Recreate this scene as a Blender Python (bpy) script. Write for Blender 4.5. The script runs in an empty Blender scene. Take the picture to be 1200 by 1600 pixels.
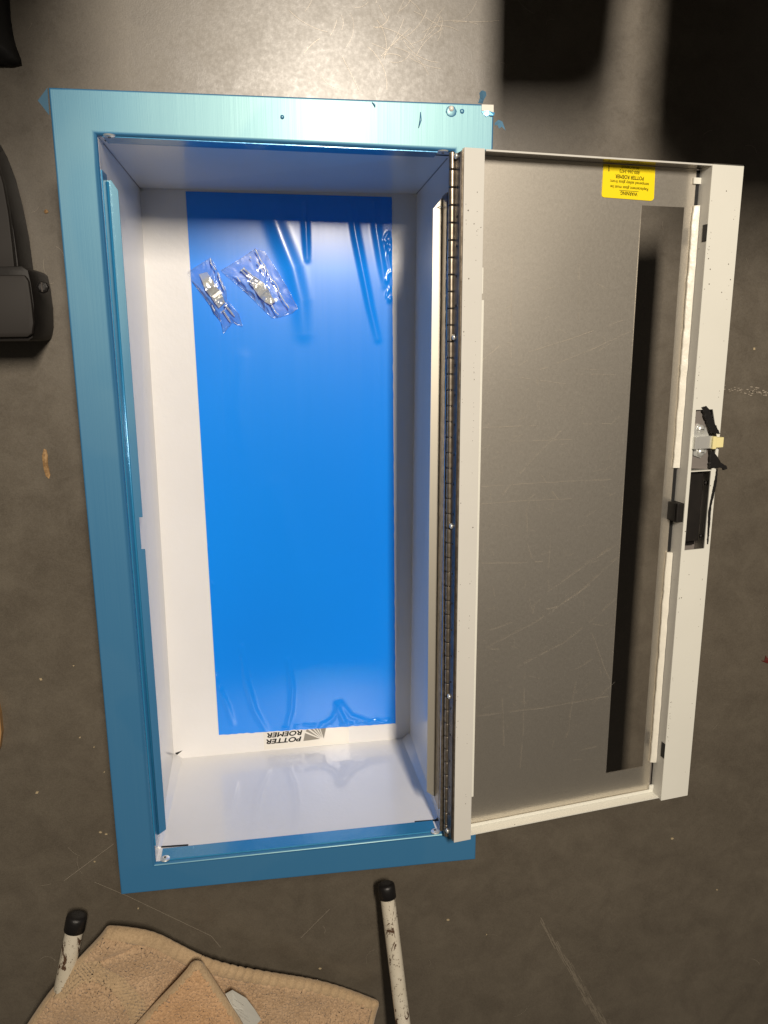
import bpy, bmesh, math, random
from mathutils import Vector, Matrix, noise
random.seed(7)
S = bpy.context.scene
COL = S.collection

# ------------------------------------------------------------------ camera
FPX = 1202.36
RX, RY, RZ = -0.22127, -0.15476, -0.00206
CAM = Vector((0.11363, 0.46494, 0.6384))
cam = bpy.data.cameras.new('camera')
cam.sensor_fit = 'VERTICAL'; cam.sensor_height = 24.0; cam.lens = FPX / 1600 * 24.0
cam.clip_start = 0.02; cam.clip_end = 50
co = bpy.data.objects.new('camera', cam); COL.objects.link(co)
co.location = CAM; co.rotation_mode = 'XYZ'; co.rotation_euler = (RX, RY, RZ)
S.camera = co
RM = (Matrix.Rotation(RZ, 3, 'Z') @ Matrix.Rotation(RY, 3, 'Y') @ Matrix.Rotation(RX, 3, 'X'))

# ------------------------------------------------------------------ light
w = bpy.data.worlds.new('World'); S.world = w; w.use_nodes = True
w.node_tree.nodes['Background'].inputs[0].default_value = (1.0, 0.86, 0.70, 1)
w.node_tree.nodes['Background'].inputs[1].default_value = 0.06
LAMP = (0.34, 1.10, 1.7)
ld = bpy.data.lights.new('ceiling_lamp', 'AREA'); ld.shape = 'RECTANGLE'
ld.size = 0.13; ld.size_y = 0.42; ld.energy = 42; ld.color = (1.0, 0.885, 0.74)
lo = bpy.data.objects.new('ceiling_lamp', ld); COL.objects.link(lo); lo.location = LAMP
lo.rotation_euler = (math.radians(-22), 0, 0)
S.view_settings.view_transform = 'Standard'; S.view_settings.look = 'None'
S.view_settings.exposure = 0.0; S.view_settings.gamma = 1.0
S.render.engine = 'CYCLES'
S.cycles.max_bounces = 10; S.cycles.transparent_max_bounces = 16

# ------------------------------------------------------------------ helpers
def at(px, py, z):
    d = RM @ Vector(((px - 600) / FPX, -(py - 800) / FPX, -1)); t = (z - CAM.z) / d.z
    return CAM + d * t

def lerp(a, b, t): return a + (b - a) * t

W, H, D = 0.26924, 0.61, 0.17728
OPEN = [Vector(v) for v in ((0.0016, -0.0016, 0), (0.2696, 0.0002, 0), (0.2687, 0.6087, 0), (-0.0004, 0.6115, 0))]   # BL BR TR TL
BOT = [Vector(v) for v in ((-0.0006, 0.0012, 0), (0.2706, 0.0036, 0), (0.2745, 0.6078, 0), (0.0040, 0.6062, 0))]
OUT = [Vector(v) for v in ((-0.0308, -0.0298, 0), (0.3029, -0.0326, 0), (0.3011, 0.6442, 0), (-0.0315, 0.6423, 0))]
def B(u, v, z):
    """cabinet space: u across, v up the picture, z height above the trim face"""
    a, b = u / W, v / H
    def bi(c): return lerp(lerp(c[0], c[1], a), lerp(c[3], c[2], a), b)
    p = lerp(bi(OPEN), bi(BOT), max(0.0, -z / D)); p.z = z
    return p

DX0, DZ0, DTH, DYAW = 0.2725, 0.022, -0.1327, 0.0047
DY0, DY1 = 0.006, 0.6068
U1, U2, U3, HC = 0.0182, 0.2262, 0.258, 0.0155
SL = (0.170, 0.2128, 0.0375, 0.5744)
def Dr(u, v, h):
    c, s = math.cos(DTH), math.sin(DTH)
    return Vector((DX0 + c * u - s * h - DYAW * (v - .3), v + DYAW * u, DZ0 + s * u + c * h))
def atD(px, py, h):
    """point (u, v) on the open door's own plane at height h"""
    o = Dr(0, 0, h); eu = Dr(1, 0, h) - o; ev = Dr(0, 1, h) - o
    d = RM @ Vector(((px - 600) / FPX, -(py - 800) / FPX, -1))
    M = Matrix((( eu.x, ev.x, -d.x), (eu.y, ev.y, -d.y), (eu.z, ev.z, -d.z)))
    r = M.inverted() @ (CAM - o)
    return r.x, r.y

def obj(name, verts, faces, mat, parent=None, smooth=False, bevel=0):
    me = bpy.data.meshes.new(name); me.from_pydata([tuple(v) for v in verts], [], faces); me.update()
    return obj_me(name, me, mat, parent, smooth, bevel)
def obj_me(name, me, mat, parent=None, smooth=False, bevel=0):
    bm = bmesh.new(); bm.from_mesh(me); bmesh.ops.recalc_face_normals(bm, faces=bm.faces)
    if bevel:
        bmesh.ops.bevel(bm, geom=[e for e in bm.edges if len(e.link_faces) == 2 and e.calc_face_angle(0) > .5],
                        offset=bevel, segments=2, affect='EDGES', profile=.6)
    bm.to_mesh(me); bm.free()
    if smooth: me.polygons.foreach_set('use_smooth', [True] * len(me.polygons))
    o = bpy.data.objects.new(name, me); COL.objects.link(o)
    if mat: me.materials.append(mat)
    if parent: o.parent = parent
    return o
def tag(o, label=None, cat=None, group=None, kind=None):
    for k, v in (('label', label), ('category', cat), ('group', group), ('kind', kind)):
        if v: o[k] = v
    return o
def empty(name, loc):
    o = bpy.data.objects.new(name, None); COL.objects.link(o); o.location = loc; o.empty_display_size = .02
    return o
def reparent(o, p):   # keep world position under an Empty that only has a location
    o.parent = p; o.location = o.location - p.location if p.type == 'EMPTY' else o.location
BOXF = [(0, 1, 2, 3), (4, 7, 6, 5), (0, 4, 5, 1), (1, 5, 6, 2), (2, 6, 7, 3), (3, 7, 4, 0)]
class MB:
    """collects shapes, links them as ONE mesh object"""
    def __init__(s): s.v = []; s.f = []
    def add(s, v, f):
        n = len(s.v); s.v += list(v); s.f += [tuple(i + n for i in q) for q in f]; return s
    def hexa(s, c): return s.add(c, BOXF)
    def box(s, F, u0, u1, v0, v1, h0, h1):
        return s.hexa([F(u0, v0, h0), F(u1, v0, h0), F(u1, v1, h0), F(u0, v1, h0), F(u0, v0, h1), F(u1, v0, h1), F(u1, v1, h1), F(u0, v1, h1)])
    def prism(s, pts, F, h0, h1):
        n = len(pts); v = [F(a, b, h0) for a, b in pts] + [F(a, b, h1) for a, b in pts]
        return s.add(v, [tuple(range(n)), tuple(range(2 * n - 1, n - 1, -1))] + [(i, (i + 1) % n, n + (i + 1) % n, n + i) for i in range(n)])
    def tube(s, path, rad, n=12, caps=True):
        path = [Vector(p) for p in path]; base = len(s.v); m = len(path)
        for i, p in enumerate(path):
            t = (path[min(i + 1, m - 1)] - path[max(i - 1, 0)]).normalized()
            a = t.orthogonal().normalized() if i == 0 else (a - t * a.dot(t)).normalized()
            b = t.cross(a); r = rad[i] if isinstance(rad, (list, tuple)) else rad
            s.v += [p + (a * math.cos(k * 2 * math.pi / n) + b * math.sin(k * 2 * math.pi / n)) * r for k in range(n)]
        for i in range(m - 1):
            for k in range(n):
                k2 = (k + 1) % n
                s.f.append((base + i * n + k, base + i * n + k2, base + (i + 1) * n + k2, base + (i + 1) * n + k))
        if caps:
            s.f.append(tuple(base + k for k in range(n))[::-1]); s.f.append(tuple(base + (m - 1) * n + k for k in range(n)))
        return s
    def build(s, name, mat, parent=None, smooth=False, bevel=0):
        return obj(name, s.v, s.f, mat, parent, smooth, bevel)
def G(x, y, z): return Vector((x, y, z))
def autosmooth(o, ang=.6):
    me = o.data; me.polygons.foreach_set('use_smooth', [True] * len(me.polygons))
    bm = bmesh.new(); bm.from_mesh(me)
    for e in bm.edges: e.smooth = not (len(e.link_faces) != 2 or e.calc_face_angle(0) > ang)
    bm.to_mesh(me); bm.free(); return o

# ------------------------------------------------------------------ materials
def mat(name, base=(.5, .5, .5), rough=.5, metal=0.0, coat=0.0, coat_rough=.1, spec=.5):
    m = bpy.data.materials.new(name); m.use_nodes = True
    b = m.node_tree.nodes['Principled BSDF']
    b.inputs['Base Color'].default_value = (*base, 1); b.inputs['Roughness'].default_value = rough
    b.inputs['Metallic'].default_value = metal; b.inputs['Coat Weight'].default_value = coat
    b.inputs['Coat Roughness'].default_value = coat_rough; b.inputs['Specular IOR Level'].default_value = spec
    return m
class N:
    def __init__(s, m): s.t = m.node_tree; s.b = s.t.nodes['Principled BSDF']; s.tc = s.t.nodes.new('ShaderNodeTexCoord')
    def node(s, k, **kw):
        n = s.t.nodes.new(k)
        for a, v in kw.items():
            if a.startswith('i_'): n.inputs[a[2:].replace('_', ' ')].default_value = v
            else: setattr(n, a, v)
        return n
    def l(s, a, b): s.t.links.new(a, b)
    def map(s, scale=(1, 1, 1), rot=(0, 0, 0)):
        n = s.node('ShaderNodeMapping'); n.inputs['Scale'].default_value = scale; n.inputs['Rotation'].default_value = rot
        s.l(s.tc.outputs['Object'], n.inputs['Vector']); return n.outputs[0]
    def noise(s, scale, detail=3, rough=.55, vec=None, dist=0):
        n = s.node('ShaderNodeTexNoise'); n.inputs['Scale'].default_value = scale; n.inputs['Detail'].default_value = detail
        n.inputs['Roughness'].default_value = rough; n.inputs['Distortion'].default_value = dist
        s.l(vec or s.tc.outputs['Object'], n.inputs['Vector']); return n.outputs['Fac']
    def ramp(s, fac, stops):
        n = s.node('ShaderNodeValToRGB'); r = n.color_ramp
        while len(r.elements) < len(stops): r.elements.new(.5)
        for e, (p, c) in zip(r.elements, stops):
            e.position = p; e.color = (*c, 1) if isinstance(c, tuple) else (c, c, c, 1)
        s.l(fac, n.inputs[0]); return n.outputs[0]
    def mix(s, fac, a, b, mode='MIX'):
        n = s.node('ShaderNodeMix', data_type='RGBA', blend_type=mode)
        for sock, v in ((n.inputs[0], fac), (n.inputs[6], a), (n.inputs[7], b)):
            if hasattr(v, 'is_linked'): s.l(v, sock)
            elif isinstance(v, tuple): sock.default_value = (*v, 1)
            else: sock.default_value = v
        return n.outputs[2]
    def math(s, op, a, b=0.0, clamp=False):
        n = s.node('ShaderNodeMath', operation=op, use_clamp=clamp)
        for sock, v in ((n.inputs[0], a), (n.inputs[1], b)):
            if hasattr(v, 'is_linked'): s.l(v, sock)
            else: sock.default_value = v
        return n.outputs[0]
    def bump(s, h, strength, dist, prev=None):
        n = s.node('ShaderNodeBump'); n.inputs['Strength'].default_value = strength; n.inputs['Distance'].default_value = dist
        s.l(h, n.inputs['Height'])
        if prev: s.l(prev, n.inputs['Normal'])
        return n.outputs[0]
    def set(s, k, v): s.l(v, s.b.inputs[k])

# floor: worn dark brown-grey sheet
M_floor = mat('floor_sheet', (.075, .06, .047), .42, 0, .55, .30, spec=.65)
n = N(M_floor)
big = n.noise(5.0, 5, .6); fine = n.noise(260, 3, .6); mid = n.noise(28, 5, .65, dist=.4)
c1 = n.ramp(big, [(.3, (.088, .074, .055)), (.7, (.120, .102, .077))])
c2 = n.mix(.22, c1, n.ramp(mid, [(.35, (.065, .054, .040)), (.65, (.19, .165, .122))]))
c3 = n.mix(.14, c2, n.ramp(n.noise(900, 2, .7), [(.35, (.06, .048, .036)), (.65, (.27, .23, .18))]))
n.set('Base Color', c3)
n.set('Roughness', n.ramp(n.math('ADD', n.math('MULTIPLY', mid, .5), n.math('MULTIPLY', fine, .5)), [(.35, .34), (.65, .52)]))
n.set('Normal', n.bump(n.noise(900, 2, .6), .14, .0004, n.bump(fine, .07, .0006)))

M_scratch = mat('scratch_light', (.48, .42, .34), .35, .25)
M_scratchm = mat('scratch_bright_metal', (.68, .62, .53), .42, .6)

# white gloss powder coat
def white_paint(name, base, rough, coat, bumpy=.12, specks=True):
    m = mat(name, base, rough, 0, coat, .06); n = N(m)
    c = n.mix(n.ramp(n.noise(9, 4), [(.35, 0.0), (.75, .5)]), tuple(base), tuple(x * .9 for x in base))
    if specks:
        v = n.node('ShaderNodeTexVoronoi'); v.inputs['Scale'].default_value = 170
        n.l(n.tc.outputs['Object'], v.inputs['Vector'])
        sp = n.math('MULTIPLY', n.math('LESS_THAN', v.outputs['Distance'], .10), n.math('GREATER_THAN', n.noise(35, 2), .60))
        c = n.mix(sp, c, (.12, .10, .08))
    n.set('Base Color', c)
    n.set('Normal', n.bump(n.noise(200, 2), bumpy, .0008, n.bump(n.noise(14, 2), .10, .004)))
    return m
M_white = white_paint('white_powder_coat', (.80, .79, .78), .32, .45, .20, False)
M_cream = white_paint('off_white_paint', (.73, .725, .66), .42, .1, .08, True)
M_creamgrey = white_paint('greyish_white_paint', (.62, .61, .57), .45, .1, .08, True)

# blue film over brushed steel (trim)
M_trim = mat('blue_film_on_brushed_steel', (.12, .50, .66), .36, .8, .30, .20)
n = N(M_trim)
brush = n.noise(1, 4, .7, n.map((1500, 5, 40)))
patch = n.noise(7, 2, .4, n.map((1.2, .8, 1)), .2)
edge = n.ramp(patch, [(.47, 0.0), (.50, 1.0)])
n.set('Base Color', n.mix(n.math('MULTIPLY', edge, .35), (.22, .345, .30), (.15, .27, .26)))
n.set('Roughness', n.ramp(brush, [(.3, .41), (.7, .49)]))
n.set('Normal', n.bump(brush, .20, .0002, n.bump(patch, .05, .001)))
def add_mix(m, fac, node_type, color, rough=None, normal=True):
    t = m.node_tree; out = t.nodes['Material Output']; b = t.nodes['Principled BSDF']
    d = t.nodes.new(node_type); d.inputs['Color'].default_value = (*color, 1)
    if rough is not None: d.inputs['Roughness'].default_value = rough
    if b.inputs['Normal'].is_linked: t.links.new(b.inputs['Normal'].links[0].from_socket, d.inputs['Normal'])
    x = t.nodes.new('ShaderNodeMixShader'); x.inputs[0].default_value = fac
    t.links.new(b.outputs[0], x.inputs[1]); t.links.new(d.outputs[0], x.inputs[2]); t.links.new(x.outputs[0], out.inputs['Surface'])
add_mix(M_trim, .50, 'ShaderNodeBsdfDiffuse', (.012, .20, .52))
M_stop = mat('pale_satin_metal', (.62, .585, .50), .48, .8)
M_trimdark = mat('blue_film_loose', (.03, .24, .46), .28, .25, .4, .15)
n = N(M_trimdark); n.set('Normal', n.bump(n.noise(120, 3, .6), .25, .001))

# saturated blue protective film on the back panel
M_film = mat('blue_protective_film', (.006, .215, .80), .24, 0, .0, .1, .75)
n = N(M_film)
ln = n.noise(1, 3, .6, n.map((420, 3, 3)))
n.set('Base Color', n.mix(n.ramp(n.noise(4, 2), [(.3, 0.0), (.7, .6)]), (.003, .27, .98), (.004, .235, .90)))
n.set('Roughness', n.ramp(ln, [(.3, .232), (.7, .25)]))
n.set('Normal', n.bump(ln, .010, .0003))

# bare galvanised sheet
M_galv = mat('bare_galvanised_sheet', (.60, .56, .50), .42, .93)
n = N(M_galv)
sp1 = n.noise(850, 2, .6); sp2 = n.noise(6, 4, .6)
n.set('Base Color', n.mix(.5, n.ramp(sp1, [(.35, (.80, .75, .66)), (.65, (.95, .90, .81))]), n.ramp(sp2, [(.3, (.80, .75, .66)), (.7, (.93, .88, .79))])))
n.set('Roughness', n.ramp(n.noise(1, 3, .6, n.map((500, 300, 10))), [(.3, .44), (.7, .48)]))
n.set('Normal', n.bump(sp1, .05, .0003))
M_liptop = mat('bare_lip_metal', (.50, .47, .42), .22, .9)
add_mix(M_galv, .52, 'ShaderNodeBsdfGlossy', (.74, .69, .61), .19)
M_grey = mat('dull_grey_steel', (.30, .27, .25), .5, .5)
M_hinge = mat('worn_hinge_steel', (.34, .29, .23), .36, .85)
n = N(M_hinge); n.set('Base Color', n.ramp(n.noise(160, 4, .7), [(.3, (.20, .165, .125)), (.7, (.46, .40, .32))]))
M_leaf = mat('dark_hinge_leaf', (.10, .095, .10), .38, .8)
n = N(M_leaf); n.set('Base Color', n.ramp(n.noise(60, 4, .7), [(.3, (.06, .055, .055)), (.7, (.17, .15, .13))]))
M_zinc = mat('bright_zinc', (.80, .81, .78), .28, .62)
n = N(M_zinc); n.set('Normal', n.bump(n.noise(300, 2), .2, .0005))
M_black = mat('matte_black', (.006, .006, .006), .6)
M_blackp = mat('black_plastic', (.016, .014, .012), .55, spec=.3)
n = N(M_blackp); n.set('Normal', n.bump(n.noise(400, 3), .15, .0004)); n.set('Base Color', n.ramp(n.noise(14, 5, .7), [(.35, (.007, .006, .0055)), (.7, (.018, .015, .013))]))
M_rubber = mat('black_rubber', (.009, .008, .008), .45)
n = N(M_rubber); n.set('Normal', n.bump(n.noise(200, 4, .7), .5, .001))
M_greyplate = mat('charcoal_plastic', (.020, .017, .015), .62, spec=.3)
M_yellow = mat('yellow_label', (.90, .70, .004), .45)
M_ink = mat('black_ink', (.012, .011, .010), .6, spec=.2)
M_greyink = mat('warm_grey_ink', (.30, .28, .24), .6, spec=.2)
M_sticker = mat('clear_white_sticker', (.78, .75, .68), .22, 0, .6, .08)
M_ivory = mat('ivory_plastic', (.80, .72, .36), .4)
M_strip = mat('white_adhesive_strip', (.78, .75, .66), .35, 0, .3)
n = N(M_strip); n.set('Normal', n.bump(n.noise(90, 4, .7), .6, .0012))
M_tag = mat('white_care_label', (.62, .62, .57), .7)
M_leafdry = mat('dry_leaf', (.34, .20, .085), .7)
n = N(M_leafdry); n.set('Base Color', n.ramp(n.noise(300, 3), [(.3, (.22, .12, .05)), (.7, (.46, .29, .13))]))
M_wood = mat('tan_wood', (.38, .22, .09), .5)
M_red = mat('red_brown_scrap', (.11, .012, .008), .6)
M_crumb = mat('pale_crumbs', (.45, .36, .22), .7)
# rusty white tube
M_tube = mat('chipped_ivory_paint', (.66, .60, .48), .38)
n = N(M_tube)
rf = n.ramp(n.noise(70, 6, .72, n.map((1.5, .55, 1.2)), .8), [(.565, 0.0), (.59, 1.0)])
sm = n.ramp(n.noise(240, 4, .7), [(.61, 0.0), (.65, .8)])
st = n.math('MAXIMUM', rf, sm)
n.set('Base Color', n.mix(st, n.ramp(n.noise(18, 4), [(.3, (.58, .52, .40)), (.7, (.72, .67, .56))]), (.085, .042, .020)))
n.set('Roughness', n.ramp(st, [(0, .35), (1, .8)]))
n.set('Normal', n.bump(n.math('SUBTRACT', 1.0, st), .4, .0006))
# terry
def terry(name, a, b):
    m = mat(name, a, .95, spec=.1); n = N(m)
    n.b.inputs['Sheen Weight'].default_value = .25
    f = n.noise(430, 4, .7); g = n.noise(30, 4, .6)
    n.set('Base Color', n.mix(.5, n.ramp(f, [(.35, tuple(x * .7 for x in a)), (.65, b)]), n.ramp(g, [(.3, a), (.7, b)])))
    n.set('Normal', n.bump(f, .7, .0009))
    return m
M_towel = terry('tan_terry', (.41, .27, .155), (.68, .48, .305))
M_towel2 = terry('peach_tan_terry', (.50, .29, .14), (.74, .48, .28))
M_hem = terry('tan_hem', (.48, .34, .20), (.60, .44, .27))
# clear plastic
M_clear = bpy.data.materials.new('clear_polythene'); M_clear.use_nodes = True
t = M_clear.node_tree; t.nodes.clear()
o_ = t.nodes.new('ShaderNodeOutputMaterial'); mx = t.nodes.new('ShaderNodeMixShader'); tr = t.nodes.new('ShaderNodeBsdfTransparent')
gl = t.nodes.new('ShaderNodeBsdfGlossy'); gl.inputs['Roughness'].default_value = .16; gl.inputs['Color'].default_value = (1, 1, 1, 1)
df = t.nodes.new('ShaderNodeBsdfDiffuse'); df.inputs[0].default_value = (.8, .8, .8, 1); m2 = t.nodes.new('ShaderNodeMixShader'); m2.inputs[0].default_value = .05
lw = t.nodes.new('ShaderNodeLayerWeight'); lw.inputs[0].default_value = .22
mp = t.nodes.new('ShaderNodeMath'); mp.operation = 'MULTIPLY_ADD'; mp.inputs[1].default_value = .8; mp.inputs[2].default_value = .10
t.links.new(lw.outputs['Fresnel'], mp.inputs[0]); t.links.new(mp.outputs[0], mx.inputs[0])
t.links.new(tr.outputs[0], mx.inputs[1]); t.links.new(gl.outputs[0], m2.inputs[1]); t.links.new(df.outputs[0], m2.inputs[2])
t.links.new(m2.outputs[0], mx.inputs[2]); t.links.new(mx.outputs[0], o_.inputs[0])

# ------------------------------------------------------------------ floor
GZ = -0.1795
floor = obj('floor', [(-3, -3, GZ), (4, -3, GZ), (4, 4, GZ), (-3, 4, GZ)], [(0, 1, 2, 3)], M_floor)
tag(floor, kind='structure', label='dark brown-grey scratched floor sheet')

def strip_curve(mb, pts, width, F, h):
    """thin raised hairline along a polyline of plane points"""
    for (a, b) in zip(pts[:-1], pts[1:]):
        dx, dy = b[0] - a[0], b[1] - a[1]; L = math.hypot(dx, dy) or 1e-9
        nx, ny = -dy / L * width / 2, dx / L * width / 2
        q = [(a[0] + nx, a[1] + ny), (a[0] - nx, a[1] - ny), (b[0] - nx, b[1] - ny), (b[0] + nx, b[1] + ny)]
        mb.add([F(x, y, h) for x, y in q], [(0, 1, 2, 3)])
fs = MB()
def pf(px, py): p = at(px, py, GZ); return (p.x, p.y)
def wig(x0, y0, ang, L, curve, n=7):
    pts = []; x, y = x0, y0
    for i in range(n):
        pts.append((x, y)); x += math.cos(ang) * L / n; y += math.sin(ang) * L / n; ang += curve / n
    return pts
for i in range(46):   # fine swirls where cloths have rubbed the sheet
    x, y = random.gauss(600, 75), random.gauss(45, 45)
    strip_curve(fs, [pf(*p) for p in wig(x, y, random.uniform(-1.2, 1.2), random.uniform(25, 90), random.uniform(-1.6, 1.6))], random.uniform(.00012, .00022), G, GZ + .0004)
for i in range(60):
    x, y = random.uniform(0, 1200), random.uniform(0, 1600)
    strip_curve(fs, [pf(*p) for p in wig(x, y, random.uniform(0, 6.3), random.uniform(8, 40), random.uniform(-2.6, 2.6))], random.uniform(.00010, .0002), G, GZ + .0004)
for a in ([(148, 1378), (200, 1400), (330, 1462), (345, 1480)], [(100, 1376), (178, 1318)], [(470, 1465), (515, 1420)]):
    strip_curve(fs, [pf(*p) for p in a], .0003, G, GZ + .0004)
M_smear = mat('floor_smear', (.20, .172, .132), .5)
sm_ = MB()
for k in range(240):
    t_ = random.random() ** .6; x = 838 + 104 * t_ + random.gauss(0, 1.2 + 4.0 * t_); y = 1425 + 175 * t_
    strip_curve(sm_, [pf(*p) for p in ((x, y), (x + 6, y + 11))], random.uniform(.0003, .0009), G, GZ + .0002 + k * .000002)
tag(sm_.build('dusty_smear', M_smear, floor), kind='stuff')
o = fs.build('scratch_marks', M_scratch, floor); tag(o, kind='stuff')
# pale scuff to the right of the door
sc = MB()
for i in range(60):
    x = random.uniform(1128, 1200); y = 606 + (x - 1128) * .12 + random.gauss(0, 3.0)
    p = pf(x, y); r = random.uniform(.0004, .0013)
    sc.prism([(p[0] + r * math.cos(k * 1.257) * random.uniform(.9, 2.4), p[1] + r * math.sin(k * 1.257) * .5) for k in range(5)], G, GZ, GZ + .0003)
tag(sc.build('scuff_flakes', M_scratch, floor), kind='stuff')
cr = MB()
for (x, y) in ((125, 1152), (147, 1167), (163, 1206), (157, 1300), (166, 1303), (148, 1346), (216, 1419), (58, 1238), (115, 1040), (64, 1061), (500, 1513), (1178, 545), (700, 1437), (760, 1460), (1050, 1310), (1120, 1390), (60, 480)):
    p = pf(x, y); r = random.uniform(.0006, .0015); a = random.random() * 3
    cr.prism([(p[0] + r * math.cos(a + k * 1.05) * (1.6 if k % 3 else .8), p[1] + r * math.sin(a + k * 1.05)) for k in range(6)], G, GZ, GZ + .0007)
tag(cr.build('crumbs', M_crumb, floor), kind='stuff')

def flat_thing(name, pix, z0, th, m, label, cat, dome=0):
    c = pf(sum(p[0] for p in pix) / len(pix), sum(p[1] for p in pix) / len(pix))
    pts = [pf(*p) for p in pix]; n_ = len(pts)
    v = [G(a, b, z0) for a, b in pts] + [G(a, b, z0 + th) for a, b in pts] + [G(c[0], c[1], z0 + th + dome)]
    f = [tuple(range(n_))[::-1]] + [(i, (i + 1) % n_, n_ + (i + 1) % n_, n_ + i) for i in range(n_)] + [(n_ + i, n_ + (i + 1) % n_, 2 * n_) for i in range(n_)]
    return tag(obj(name, v, f, m), label, cat)
flat_thing('dry_leaf', [(69, 701), (73, 703), (75, 712), (75, 725), (79, 742), (77, 748), (72, 744), (68, 730), (66, 712)], GZ, .001, M_leafdry, 'small tan dry leaf lying on the floor left of the cabinet', 'leaf', .002)
flat_thing('plastic_scrap', [(1189, 1032), (1194, 1033), (1196, 1024), (1199, 1029), (1206, 1024), (1210, 1036), (1198, 1036)], GZ, .001, M_red, 'dark red scrap on the floor at the right edge', 'scrap', .001)
flat_thing('wood_shaving', [(69, 330), (72, 327), (75, 329), (76, 332), (72, 334), (70, 333)], GZ, .001, M_leafdry, 'tiny brown curl of debris on the floor left of the upper trim', 'debris', .001)
flat_thing('tan_pad', [(-40, 1060), (-5, 1078), (3, 1110), (6, 1140), (3, 1165), (-4, 1182), (-40, 1200)], GZ, .008, M_wood, 'tan rounded object just showing at the left edge of the floor', 'pad', .003)

# ------------------------------------------------------------------ cabinet
cab = empty('extinguisher_cabinet', (W / 2, H / 2, 0)); CL = cab.location
tag(cab, 'long recessed metal cabinet with blue film trim, white tub and opened door', 'cabinet')
bpy.context.view_layer.update()
def P(o): o.parent = cab; o.location = -CL; return o      # part of the cabinet, geometry given in world units

# trim frame: one pressed ring
prof = [(.0, -.0035), (.0, -.0012), (.02, .0001), (.045, .0006), (.075, .0001), (.11, 0), (.13, 0), (.95, 0), (.97, 0), (.99, -.0004), (1.0, -.0014), (1.0, -.0110), (.975, -.0110), (.975, -.0022), (.03, -.0022)]
NP = len(prof); seg = 1
v = []; f = []
ring = []
K = 24
for c in range(4):
    for k in range(K):
        t_ = k / K; a, b = c, (c + 1) % 4
        for (s, z) in prof:
            pa = lerp(OPEN[a], OUT[a], s); pb = lerp(OPEN[b], OUT[b], s); p = lerp(pa, pb, t_)
            wob = .0002 * noise.noise(p * 9) if .1 < s < .98 else 0
            v.append(Vector((p.x, p.y, z + wob)))
M4 = 4 * K
for i in range(M4):
    for j in range(NP):
        f.append((i * NP + j, ((i + 1) % M4) * NP + j, ((i + 1) % M4) * NP + (j + 1) % NP, i * NP + (j + 1) % NP))
P(autosmooth(obj('trim_frame', v, f, M_trim), .7))

# film-covered returns (top, bottom) and stops (left, right)
RT = .019
P(MB().box(B, .004, W - .012, H - .0006, H - .0001, -RT, -.0014).build('trim_return', M_trimdark))
P(MB().box(B, .0045, W - .006, .0002, .0014, -RT, -.003).build('trim_return', M_trimdark))
vl0, vl1 = .0165, .583
P(MB().box(B, .0001, .0012, vl0, vl1 + .004, -.0195, -.0030).build('trim_return', M_trimdark))
nv0 = None
def vpx(py, u, z):   # v at which a given picture height falls, for a point at (u, z)
    lo_, hi_ = -.1, .8
    for _ in range(40):
        m_ = (lo_ + hi_) / 2; p = RM.transposed() @ (B(u, m_, z) - CAM); y = 800 - FPX * p.y / -p.z
        if y > py: lo_ = m_
        else: hi_ = m_
    return m_
n1, n2 = vpx(808, .009, -.0185), vpx(858, .009, -.0185)
lw_ = .0088
lip = [(.0013, vl0), (lw_, vl0 + .005), (lw_, n2), (lw_ - .003, n2), (lw_ - .003, n1), (lw_, n1), (lw_, vl1 - .007), (.0013 + .003, vl1), (.0013, vl1)]
P(MB().prism(lip, B, -.0195, -.0183).build('door_stop', M_trim, bevel=0))
P(MB().tube([B(.0016, vl0 + .001, -.0182), B(.0016, vl1 - .001, -.0182)], .0010, 8).build('trim_bead', M_trimdark, smooth=True))
rl = [(W - .0045, .028), (W - .0045, H - .031), (W - .0122, H - .040), (W - .0128, .3), (W - .0122, .034)]
o = P(MB().prism(rl, B, -.0195, -.0183).build('door_stop', M_stop)); o['label'] = 'bare pale metal stop strip beside the hinge'
P(MB().box(B, W - .0045, W - .0035, .026, H - .030, -.0195, -.001).build('hinge_flange', M_hinge))
P(MB().box(B, W - .0034, W + .0060, .004, H - .003, .0009, .0016).build('hinge_plate', M_hinge))
# thin wire loop round the stop strip
P(MB().tube([at(684, 324, -.0175), at(687, 322, -.0155), at(692, 324, -.0150), at(698, 325, -.013), at(702, 325, -.008)], .0004, 6).build('wire_tie', M_zinc, smooth=True))
# tub
TH = .0012
bz = -D
P(MB().box(B, -.0015, W + .0015, -.0015, H + .0015, bz - TH, bz).build('back_panel', M_white))
P(MB().box(B, -TH, 0, -.001, H + .001, bz + .00005, -.0036).build('side_wall', M_white))
P(MB().box(B, W, W + TH, -.001, H + .001, bz + .00005, -.0036).build('side_wall', M_white))
P(MB().box(B, .0001, W - .0001, H, H + TH, bz + .0001, -.0036).build('end_wall', M_white))
P(MB().box(B, .0001, W - .0001, -TH, 0, bz + .0001, -.0036).build('end_wall', M_white))
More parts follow.
